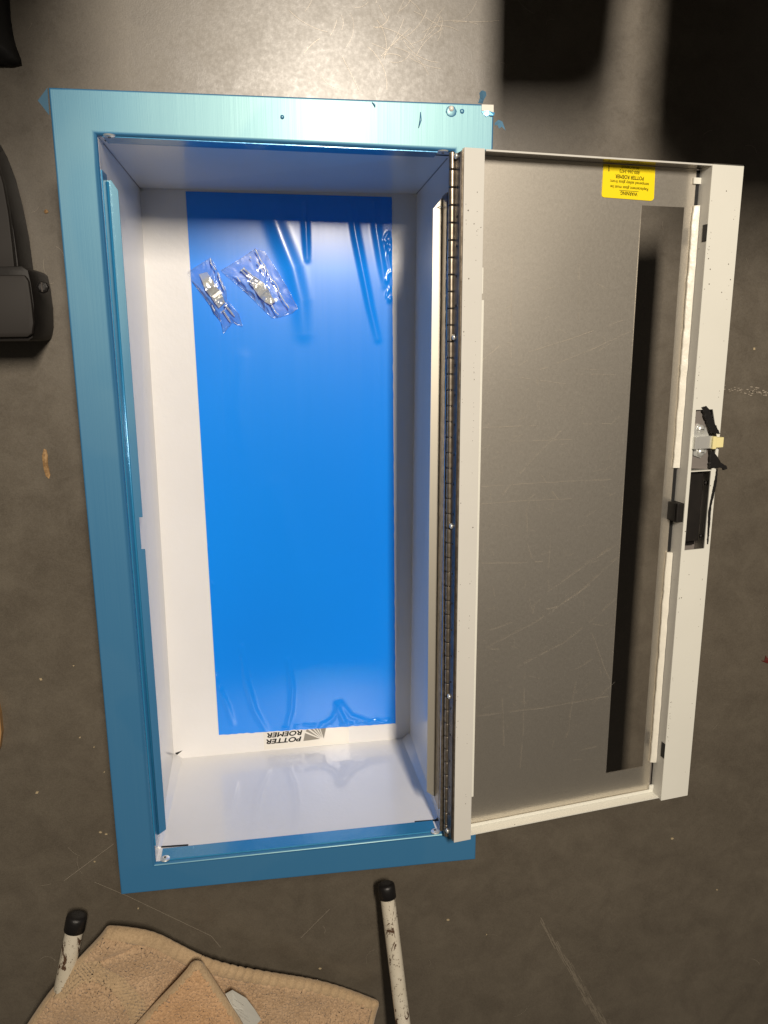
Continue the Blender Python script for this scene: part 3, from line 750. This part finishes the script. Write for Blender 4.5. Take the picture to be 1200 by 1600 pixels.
def blob(px, py, r, hgt, m, name='film_blister'):
    p = at(px, py, 0); bm = bmesh.new(); bmesh.ops.create_icosphere(bm, subdivisions=3, radius=r)
    for q in bm.verts:
        q.co.z *= hgt / r; q.co.x *= 1 + .25 * noise.noise(q.co * 600 + p * 50); q.co += p
    me = bpy.data.meshes.new(name); bm.to_mesh(me); bm.free(); P(obj_me(name, me, m, smooth=True))
blob(705, 174, .0042, .0006, M_trim); blob(705, 170, .0022, .0020, M_sticker); blob(722, 174, .0018, .0010, M_trim); blob(441, 183, .0016, .001, M_trim)
for a, b in (((657, 175), (654, 200)), ((581, 160), (586, 168))):
    pa, pb_ = at(*a, 0), at(*b, 0); P(MB().tube([pa + G(0, 0, .0002), (pa + pb_) / 2 + G(.0008, 0, .0006), pb_ + G(0, 0, .0002)], [.0003, .0008, .0003], 8).build('film_wrinkle', M_trim, smooth=True))

# ------------------------------------------------------------------ bagged brackets
def bag(outline, label, seedv):
    zt = bz + .0035
    cx = sum(p[0] for p in outline) / len(outline); cy = sum(p[1] for p in outline) / len(outline)
    root = empty('hardware_bag', at(cx, cy, bz + .001)); tag(root, label, 'plastic bag', 'plastic bags of hardware on the blue film')
    dn = []
    for (x0, y0), (x1, y1) in zip(outline, outline[1:] + outline[:1]):
        k = max(1, int(math.hypot(x1 - x0, y1 - y0) / 2.5))
        dn += [(x0 + (x1 - x0) * i / k, y0 + (y1 - y0) * i / k) for i in range(k)]
    R_ = 14; nn = len(dn)
    for layer in (1, 0):
        vv = []
        for r in range(R_ + 1):
            s_ = 1 - r / R_ * .999
            for x, y_ in dn:
                X, Y = cx + (x - cx) * s_, cy + (y_ - cy) * s_
                q = 1 - s_
                crk = abs(noise.noise(Vector((X * .07, Y * .04, seedv)))) + .4 * abs(noise.noise(Vector((X * .20, Y * .10, seedv + 4))))
                hh = (.0012 + .0055 * min(1, q * 2.2) - .0028 * crk * min(1, q * 5 + .15)) if layer else .0002 + .0004 * crk
                p = at(X, Y, bz + .0022 + max(.0001, hh)); vv.append(p - root.location)
        ff = []
        for r in range(R_):
            for k in range(nn): ff.append((r * nn + k, r * nn + (k + 1) % nn, (r + 1) * nn + (k + 1) % nn, (r + 1) * nn + k))
        o = obj('bag_film', vv, ff, M_clear, root); o.data.polygons.foreach_set('use_smooth', [True] * len(o.data.polygons))
    # heat-sealed edge
    lp = [at(x, y_, bz + .0032 + .0006 * noise.noise(Vector((x * .1, y_ * .1, seedv)))) - root.location for x, y_ in dn]
    MB().tube(lp + [lp[0]], .00022, 5, caps=False).build('bag_seam', M_clear, root, smooth=True)
    # bright crinkle folds in the film
    return root
Z3 = lambda x, y_: (280 + x / 6, 370 + y_ / 6)
b1 = [Z3(*p) for p in ((80, 330), (290, 198), (325, 245), (365, 330), (440, 500), (445, 590), (560, 725), (592, 840), (500, 800), (415, 905), (390, 790), (335, 725), (290, 640), (110, 400))]
b2 = [Z3(*p) for p in ((390, 315), (560, 215), (712, 112), (800, 140), (900, 290), (1010, 470), (1112, 668), (1060, 712), (940, 752), (870, 758), (735, 625), (640, 530), (500, 410))]
bagA = bag(b1, 'narrower clear bag near the left edge of the blue film', 1.0)
bagB = bag(b2, 'wider clear bag, the right one of the two on the blue film', 5.0)
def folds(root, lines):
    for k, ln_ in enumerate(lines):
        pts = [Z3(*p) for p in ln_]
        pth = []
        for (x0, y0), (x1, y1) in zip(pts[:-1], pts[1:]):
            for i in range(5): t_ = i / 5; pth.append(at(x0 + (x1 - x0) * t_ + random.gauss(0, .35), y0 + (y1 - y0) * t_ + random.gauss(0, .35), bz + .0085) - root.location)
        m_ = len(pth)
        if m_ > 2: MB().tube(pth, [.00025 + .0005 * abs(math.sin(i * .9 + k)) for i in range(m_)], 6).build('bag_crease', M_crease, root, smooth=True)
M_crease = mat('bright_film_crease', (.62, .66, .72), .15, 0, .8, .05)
folds(bagA, [[(290, 200), (300, 250), (350, 320)], [(360, 340), (390, 420), (430, 520)], [(305, 640), (340, 715)]])
folds(bagB, [[(712, 115), (760, 210), (810, 290), (850, 370)], [(730, 235), (780, 310), (800, 340)], [(850, 370), (920, 460), (950, 550), (1050, 700)], [(860, 630), (900, 700), (940, 740)], [(660, 190), (685, 205)], [(545, 380), (580, 430)]])
def bracket(kind, label):
    if kind == 0: pts = [((185, 350), (260, 330)), ((215, 420), (295, 380)), ((228, 460), (318, 408)), ((250, 505), (335, 452)), ((300, 570), (390, 520)), ((330, 610), (410, 560)), ((370, 670), (430, 615))]
    else: pts = [((650, 435), (705, 375)), ((690, 470), (760, 410)), ((700, 490), (790, 430)), ((750, 560), (835, 490)), ((800, 610), (870, 560)), ((860, 640), (905, 600))]
    mid_ = pts[len(pts) // 2]; cc = Z3((mid_[0][0] + mid_[1][0]) / 2, (mid_[0][1] + mid_[1][1]) / 2)
    root = empty('mounting_bracket', at(*cc, bz + .003)); tag(root, label, 'bracket', 'bagged metal brackets')
    zz = [.0020, .0070, .0030, .0082, .0030, .0078, .0030] if kind == 0 else [.0025, .0080, .0030, .0090, .0030, .0070]
    va_ = []; ff = []
    for (a, b), z_ in zip(pts, zz):
        pa, pb2 = at(*Z3(*a), bz + z_) - root.location, at(*Z3(*b), bz + z_ + .0006) - root.location
        va_ += [pa, pb2, pb2 - G(0, 0, .0012), pa - G(0, 0, .0012)]
    for i in range(len(pts) - 1):
        for k in range(4): ff.append((i * 4 + k, i * 4 + (k + 1) % 4, (i + 1) * 4 + (k + 1) % 4, (i + 1) * 4 + k))
    ff += [(0, 1, 2, 3), tuple(len(va_) - 4 + k for k in (3, 2, 1, 0))]
    obj('strap', va_, ff, M_zinc, root, bevel=.0002)
    scr = [((430, 640), (520, 748)), ((410, 690), (480, 800))] if kind == 0 else [((580, 310), (660, 395)), ((600, 295), (690, 370)), ((840, 520), (895, 620))]
    for a, b in scr:
        A, B_ = at(*Z3(*a), bz + .0050) - root.location, at(*Z3(*b), bz + .0038) - root.location
        d_ = (B_ - A); pth = []; rad = []
        for i in range(17): pth.append(A + d_ * i / 16); rad.append(.0019 if i < 2 else (.00085 + (.00025 if i % 2 else 0)) * (1 if i < 14 else .6))
        MB().tube(pth, rad, 10).build('screw', M_zinc, root)
    if kind == 1:
        q = [at(*Z3(*p), bz + .007) - root.location for p in ((660, 420), (700, 370), (750, 405), (705, 460))]
        MB().tube(q + [q[0]], .0007, 6, caps=False).build('ring', M_zinc, root, smooth=True)
    else:
        MB().hexa([at(*Z3(*p), bz + z_) - root.location for z_ in (.0062, .0084) for p in ((300, 560), (330, 580), (402, 530), (385, 495))]).build('clip', M_zinc, root, bevel=.0003)
bracket(0, 'small stepped steel bracket in the narrower left bag')
bracket(1, 'small steel bracket with screws and ring in the wider right bag')

# ------------------------------------------------------------------ tube legs
def leg(name_label, p0, p1, r, capL, z_extra=None):
    root = empty('stool_leg', p0); tag(root, name_label, 'tube leg', 'chipped white tube legs with black caps')
    d_ = (p1 - p0); L = d_.length; d_ = d_.normalized()
    pth = [d_ * (L * i / 24) for i in range(25)]
    MB().tube(pth, r, 28).build('tube', M_tube, root, smooth=True)
    rr = r * 1.16
    cp = [d_ * -.0035, d_ * -.0030, d_ * -.0015, d_ * .001, d_ * capL, d_ * (capL + .0006)]
    MB().tube(cp, [rr * .45, rr * .75, rr * .95, rr, rr, r * 1.0], 28).build('end_cap', M_rubber, root, smooth=True)
leg('chipped white tube with black end cap, standing clear right of the towel', at(603.5, 1384, -.150), at(642, 1700, -.100), .0089, .014)
leg('chipped white tube with black end cap, its lower end under the left towel corner', at(120, 1433, -.150), at(72, 1680, -.125), .0098, .015)

# ------------------------------------------------------------------ towels
def poly_at(poly, t):
    L = [0]
    for a, b in zip(poly[:-1], poly[1:]): L.append(L[-1] + math.hypot(b[0] - a[0], b[1] - a[1]))
    s = t * L[-1]
    for i in range(len(poly) - 1):
        if s <= L[i + 1] or i == len(poly) - 2:
            k = (s - L[i]) / max(1e-9, L[i + 1] - L[i]); return (lerp(poly[i][0], poly[i + 1][0], k), lerp(poly[i][1], poly[i + 1][1], k))
def smooth_poly(p, n=2):
    for _ in range(n):
        q = [p[0]]
        for a, b in zip(p[:-1], p[1:]): q += [(lerp(a[0], b[0], .25), lerp(a[1], b[1], .25)), (lerp(a[0], b[0], .75), lerp(a[1], b[1], .75))]
        p = q + [p[-1]]
    return p
def towel(name, top, left, right, bottom, hfun, nx, ny, m, label, hem, mh):
    top, left, right, bottom = map(smooth_poly, (top, left, right, bottom))
    vv = []; hems = []
    for j in range(ny + 1):
        for i in range(nx + 1):
            s, t = i / nx, j / ny
            T, Bm, L, R_ = poly_at(top, s), poly_at(bottom, s), poly_at(left, t), poly_at(right, t)
            c00, c10, c01, c11 = top[0], top[-1], bottom[0], bottom[-1]
            x = (1 - t) * T[0] + t * Bm[0] + (1 - s) * L[0] + s * R_[0] - ((1 - s) * (1 - t) * c00[0] + s * (1 - t) * c10[0] + (1 - s) * t * c01[0] + s * t * c11[0])
            y_ = (1 - t) * T[1] + t * Bm[1] + (1 - s) * L[1] + s * R_[1] - ((1 - s) * (1 - t) * c00[1] + s * (1 - t) * c10[1] + (1 - s) * t * c01[1] + s * t * c11[1])
            z_, isH = hfun(x, y_, s, t)
            vv.append(at(x, y_, z_)); hems.append(isH)
    ff = []; mi = []
    for j in range(ny):
        for i in range(nx):
            k = j * (nx + 1) + i; ff.append((k, k + 1, k + nx + 2, k + nx + 1)); mi.append(1 if hems[k] else 0)
    me = bpy.data.meshes.new(name); me.from_pydata([tuple(p) for p in vv], [], ff); me.update()
    me.materials.append(m); me.materials.append(mh); me.polygons.foreach_set('material_index', mi); me.polygons.foreach_set('use_smooth', [True] * len(ff))
    o = bpy.data.objects.new(name, me); COL.objects.link(o)
    so = o.modifiers.new('thick', 'SOLIDIFY'); so.thickness = .0045; so.offset = -1; so.use_rim = True
    return tag(o, label, 'towel')
band = [Vector(p) for p in ((95, 1540), (120, 1516), (148, 1512), (185, 1530), (212, 1562), (232, 1615), (240, 1660))]
def pl_dist(p, q):
    best = 1e9; ss = 0; acc = 0; sgn = 1
    for a, b in zip(q[:-1], q[1:]):
        d_, t = seg_d(p, a, b); L = (b - a).length
        if d_ < best: best = d_; ss = acc + t * L; sgn = 1 if ((b - a).x * (p - a).y - (b - a).y * (p - a).x) > 0 else -1
        acc += L
    return best * sgn, ss
def pile(x, y_, amp=.0008):
    return amp * (noise.noise(Vector((x * .28, y_ * .28, 1))) + .45 * noise.noise(Vector((x * .55, y_ * .55, 4))))
crs = [Vector(p) for p in ((140, 1505), (165, 1495), (195, 1485), (222, 1470))]
def h_big(x, y_, s, t):
    z = -.148 + .010 * math.sin(s * 5.0 + .6) * (1 - .3 * t) + .014 * t + .006 * noise.noise(Vector((x * .012, y_ * .02, 0)))
    z += .012 * math.exp(-((x - 150) / 60) ** 2) * t
    z -= .012 * math.exp(-((x - 270) / 40) ** 2) * max(0, 1 - abs(y_ - 1520) / 90)
    dist_top = t * 160 * (1.0)
    edge = min(t * 170, s * 420, (1 - s) * 420)
    z -= .006 * math.exp(-edge / 4)
    hem_ = t * 170 < 11 or s * 420 < 6 or (1 - s) * 420 < 8
    if hem_:
        z += .0007 * math.sin(s * 420 * 2 * math.pi / 13 + 2 * noise.noise(Vector((x * .03, 0, 0)))) * (1 if s > .35 else .3) - .0004
        return z, True
    z -= .0016 * math.exp(-((t * 170 - 12.5) / 1.5) ** 2)
    d_, ss = pl_dist(Vector((x, y_)), band)
    if abs(d_ - 4) < 17:
        z += .0006 * math.sin(ss * 2 * math.pi / 6.0 + (math.pi if int((d_ + 20) / 5.6) % 2 else 0)) * math.sin(d_ * 2 * math.pi / 5.6) - .0006
        return z, True
    c_, _s = pl_dist(Vector((x, y_)), crs); z -= .003 * math.exp(-(c_ / 5) ** 2)
    return z + pile(x, y_), False
towel('bath_towel', [(171, 1451), (200, 1453), (243, 1460), (280, 1480), (320, 1500), (357, 1511), (420, 1524), (492, 1535), (540, 1549), (588, 1568)],
      [(171, 1451), (161, 1465), (128, 1499), (85, 1547), (50, 1597), (10, 1660)], [(588, 1568), (583, 1583), (579, 1600), (565, 1680)],
      [(10, 1660), (200, 1690), (400, 1690), (565, 1680)], h_big, 520, 190, M_towel, 'large tan terry towel with a woven dotted border, spread under the small one', 1, M_hem)
def h_small(x, y_, s, t):
    z = -.122 + .010 * t + .004 * noise.noise(Vector((x * .02, y_ * .02, 3)))
    e = min(s, 1 - s) * 190 * max(t, .05); e2 = min(e, t * 120)
    z -= .005 * math.exp(-e2 / 3.5)
    if e2 < 5: return z, True
    return z + pile(x + 500, y_, .0007), False
towel('washcloth', [(304, 1507), (308, 1505), (312, 1508)], [(304, 1507), (285, 1530), (250, 1566), (218, 1601), (160, 1665)], [(312, 1508), (328, 1530), (345, 1556), (362, 1582), (376, 1602), (400, 1660)],
      [(160, 1665), (280, 1680), (400, 1660)], h_small, 200, 150, M_towel2, 'small peach-tan washcloth, its corner pointing up on the larger towel', 1, M_hem)
tg = [(352, 1553), (363, 1547), (385, 1560), (398, 1577), (408, 1593), (399, 1603), (376, 1602), (364, 1575)]
vv = [at(x, y_, -.126 + .004 * math.sin(i)) for i, (x, y_) in enumerate(tg)]
n_ = len(vv); vv += [p - G(0, 0, .0004) for p in vv]
careroot = empty('care_label', vv[0]); tag(careroot, 'white fabric care label sticking out between washcloth and towel', 'fabric label')
vv = [p - vv[0] for p in vv]
ctr = sum((vv[i] for i in range(n_)), Vector()) / n_
vv.append(ctr + G(0, 0, .001))
obj('fabric', vv, [(i, (i + 1) % n_, 2 * n_) for i in range(n_)] + [tuple(range(2 * n_ - 1, n_ - 1, -1))] + [(i, n_ + i, n_ + (i + 1) % n_, (i + 1) % n_) for i in range(n_)], M_tag, careroot)
pm = MB()
for r_i, (x0, y0, L_) in enumerate(((367, 1562, 17), (364, 1570, 21), (370, 1578, 22), (374, 1586, 20))):
    x = 0
    while x < L_:
        wd = random.uniform(1.2, 2.8); ax, ay = x0 + x * .80, y0 + x * .55
        a = at(ax, ay, -.1205) - careroot.location; b = at(ax + wd * .7, ay + wd * .5, -.1205) - careroot.location
        pm.hexa([a, b, b + G(-.0004, .0007, 0), a + G(-.0004, .0007, 0), a + G(0, 0, .0001), b + G(0, 0, .0001), b + G(-.0004, .0007, .0001), a + G(-.0004, .0007, .0001)])
        x += wd + 1.2
pm.build('faint_print', M_greyink, careroot)

# ------------------------------------------------------------------ black case at the left edge
cs = empty('black_case', at(20, 400, GZ)); tag(cs, 'black moulded plastic case with a screw, cut off by the left edge', 'case')
def C_(px, py, z): return at(px, py, z) - cs.location
def rb(name, px, z0, z1, m, bev, mbx=None):
    n_ = len(px); vv = [C_(x, y_, z0) for x, y_ in px] + [C_(x, y_, z0) + G(0, 0, z1 - z0) for x, y_ in px]
    return autosmooth(obj(name, vv, [tuple(range(n_))[::-1], tuple(range(n_, 2 * n_))] + [(i, (i + 1) % n_, n_ + (i + 1) % n_, n_ + i) for i in range(n_)], m, cs, bevel=bev), .5)
rb('shell', [(-150, 150), (-40, 190), (0, 222), (14, 248), (27, 282), (38, 325), (47, 370), (53, 415), (55, 436), (-150, 436)], GZ, -.130, M_blackp, .004)
rb('raised_panel', [(-150, 190), (-30, 215), (-2, 250), (10, 290), (18, 335), (24, 385), (28, 425), (-150, 425)], -.131, -.122, M_greyplate, .0018)
rb('latch_block', [(-150, 428), (45, 426), (66, 425), (76, 431), (80, 450), (84, 480), (85, 510), (82, 528), (76, 533), (-150, 536)], GZ, -.112, M_blackp, .003)
rb('block_cover', [(-150, 432), (42, 430), (48, 440), (53, 475), (56, 505), (54, 522), (46, 527), (-150, 530)], -.113, -.106, M_greyplate, .003)
c_ = C_(67, 449, -.1125)
MB().tube([c_, c_ + G(0, 0, .002), c_ + G(0, 0, .003)], [.0055, .005, .003], 8).build('case_screw', M_rubber, cs, bevel=.0004)
MB().box(lambda a, b, h: c_ + G(a, b, h), -.0006, .0006, -.004, .004, .0029, .0034).build('screw_slot', M_leaf, cs)
# black fabric at top left
bg = empty('black_fabric', at(5, 40, GZ)); tag(bg, 'black fabric hem at the top left corner', 'fabric')
vv = []; ff = []
ed = [(14, -60), (15, 0), (17, 30), (21, 55), (26, 75), (33, 92), (34, 100), (20, 103), (8, 103), (-80, 104)]
for j in range(10):
    k = j / 9
    for (x, y_) in ed: vv.append(at(lerp(x, -90, k), lerp(y_, -60, k * .6), GZ + .004 + .022 * math.sin(k * 2.4) + .003 * noise.noise(Vector((x * .1, y_ * .1 + j, 0)))) - bg.location)
for j in range(9):
    for i in range(len(ed) - 1): k = j * len(ed) + i; ff.append((k, k + 1, k + len(ed) + 1, k + len(ed)))
o = obj('cloth_fold', vv, ff, M_black, bg, smooth=True)
so = o.modifiers.new('thick', 'SOLIDIFY'); so.thickness = .002

# ------------------------------------------------------------------ made-up black boards out of view past the top edge, added to shade the floor
bn = empty('shade_boards', (.4, .95, GZ)); tag(bn, 'made-up black boards past the top edge, added to cast the dark shadows on the floor', 'shadow caster')
def K_(a, b, h): return G(a, b, h) - bn.location
def slab(pts, z0, z1): MB().prism(pts, K_, z0, z1).build('shade_board', M_black, bn, bevel=.004)
def disc_pts(cx, cy, r, a0, a1, n=10): return [(cx + r * math.cos(lerp(a0, a1, i / n)), cy + r * math.sin(lerp(a0, a1, i / n))) for i in range(n + 1)]
slab([(.349, .750), (.420, .752), (.440, .760), (.451, .778), (.455, .83), (.470, 1.15), (.342, 1.15)], .14, .16)
MB().box(K_, .39, .42, 1.10, 1.14, .10, .139).build('board_support', M_black, bn)
slab(disc_pts(.556, .765, .075, math.pi, math.pi * 1.5) + [(.95, .69), (.95, 1.15), (.481, 1.15)], .22, .24)
MB().box(K_, .88, .92, 1.05, 1.14, .10, .219).build('shade_board_post', M_black, bn)
slab([(-.5, .83), (.110, .83), (.125, 1.15), (-.5, 1.15)], .58, .60)
MB().box(K_, -.46, -.42, 1.10, 1.14, .10, .579).build('shade_board_post', M_black, bn)
MB().box(K_, -.5, .95, 1.15, 1.19, .07, .10).build('shade_board_rail', M_black, bn)
for x in (-.48, .93):
    for y in (1.0, 1.16): MB().box(K_, x - .02, x + .02, y - .02, y + .02, GZ, .079).build('leg', M_black, bn)  # legs under the added shade boards
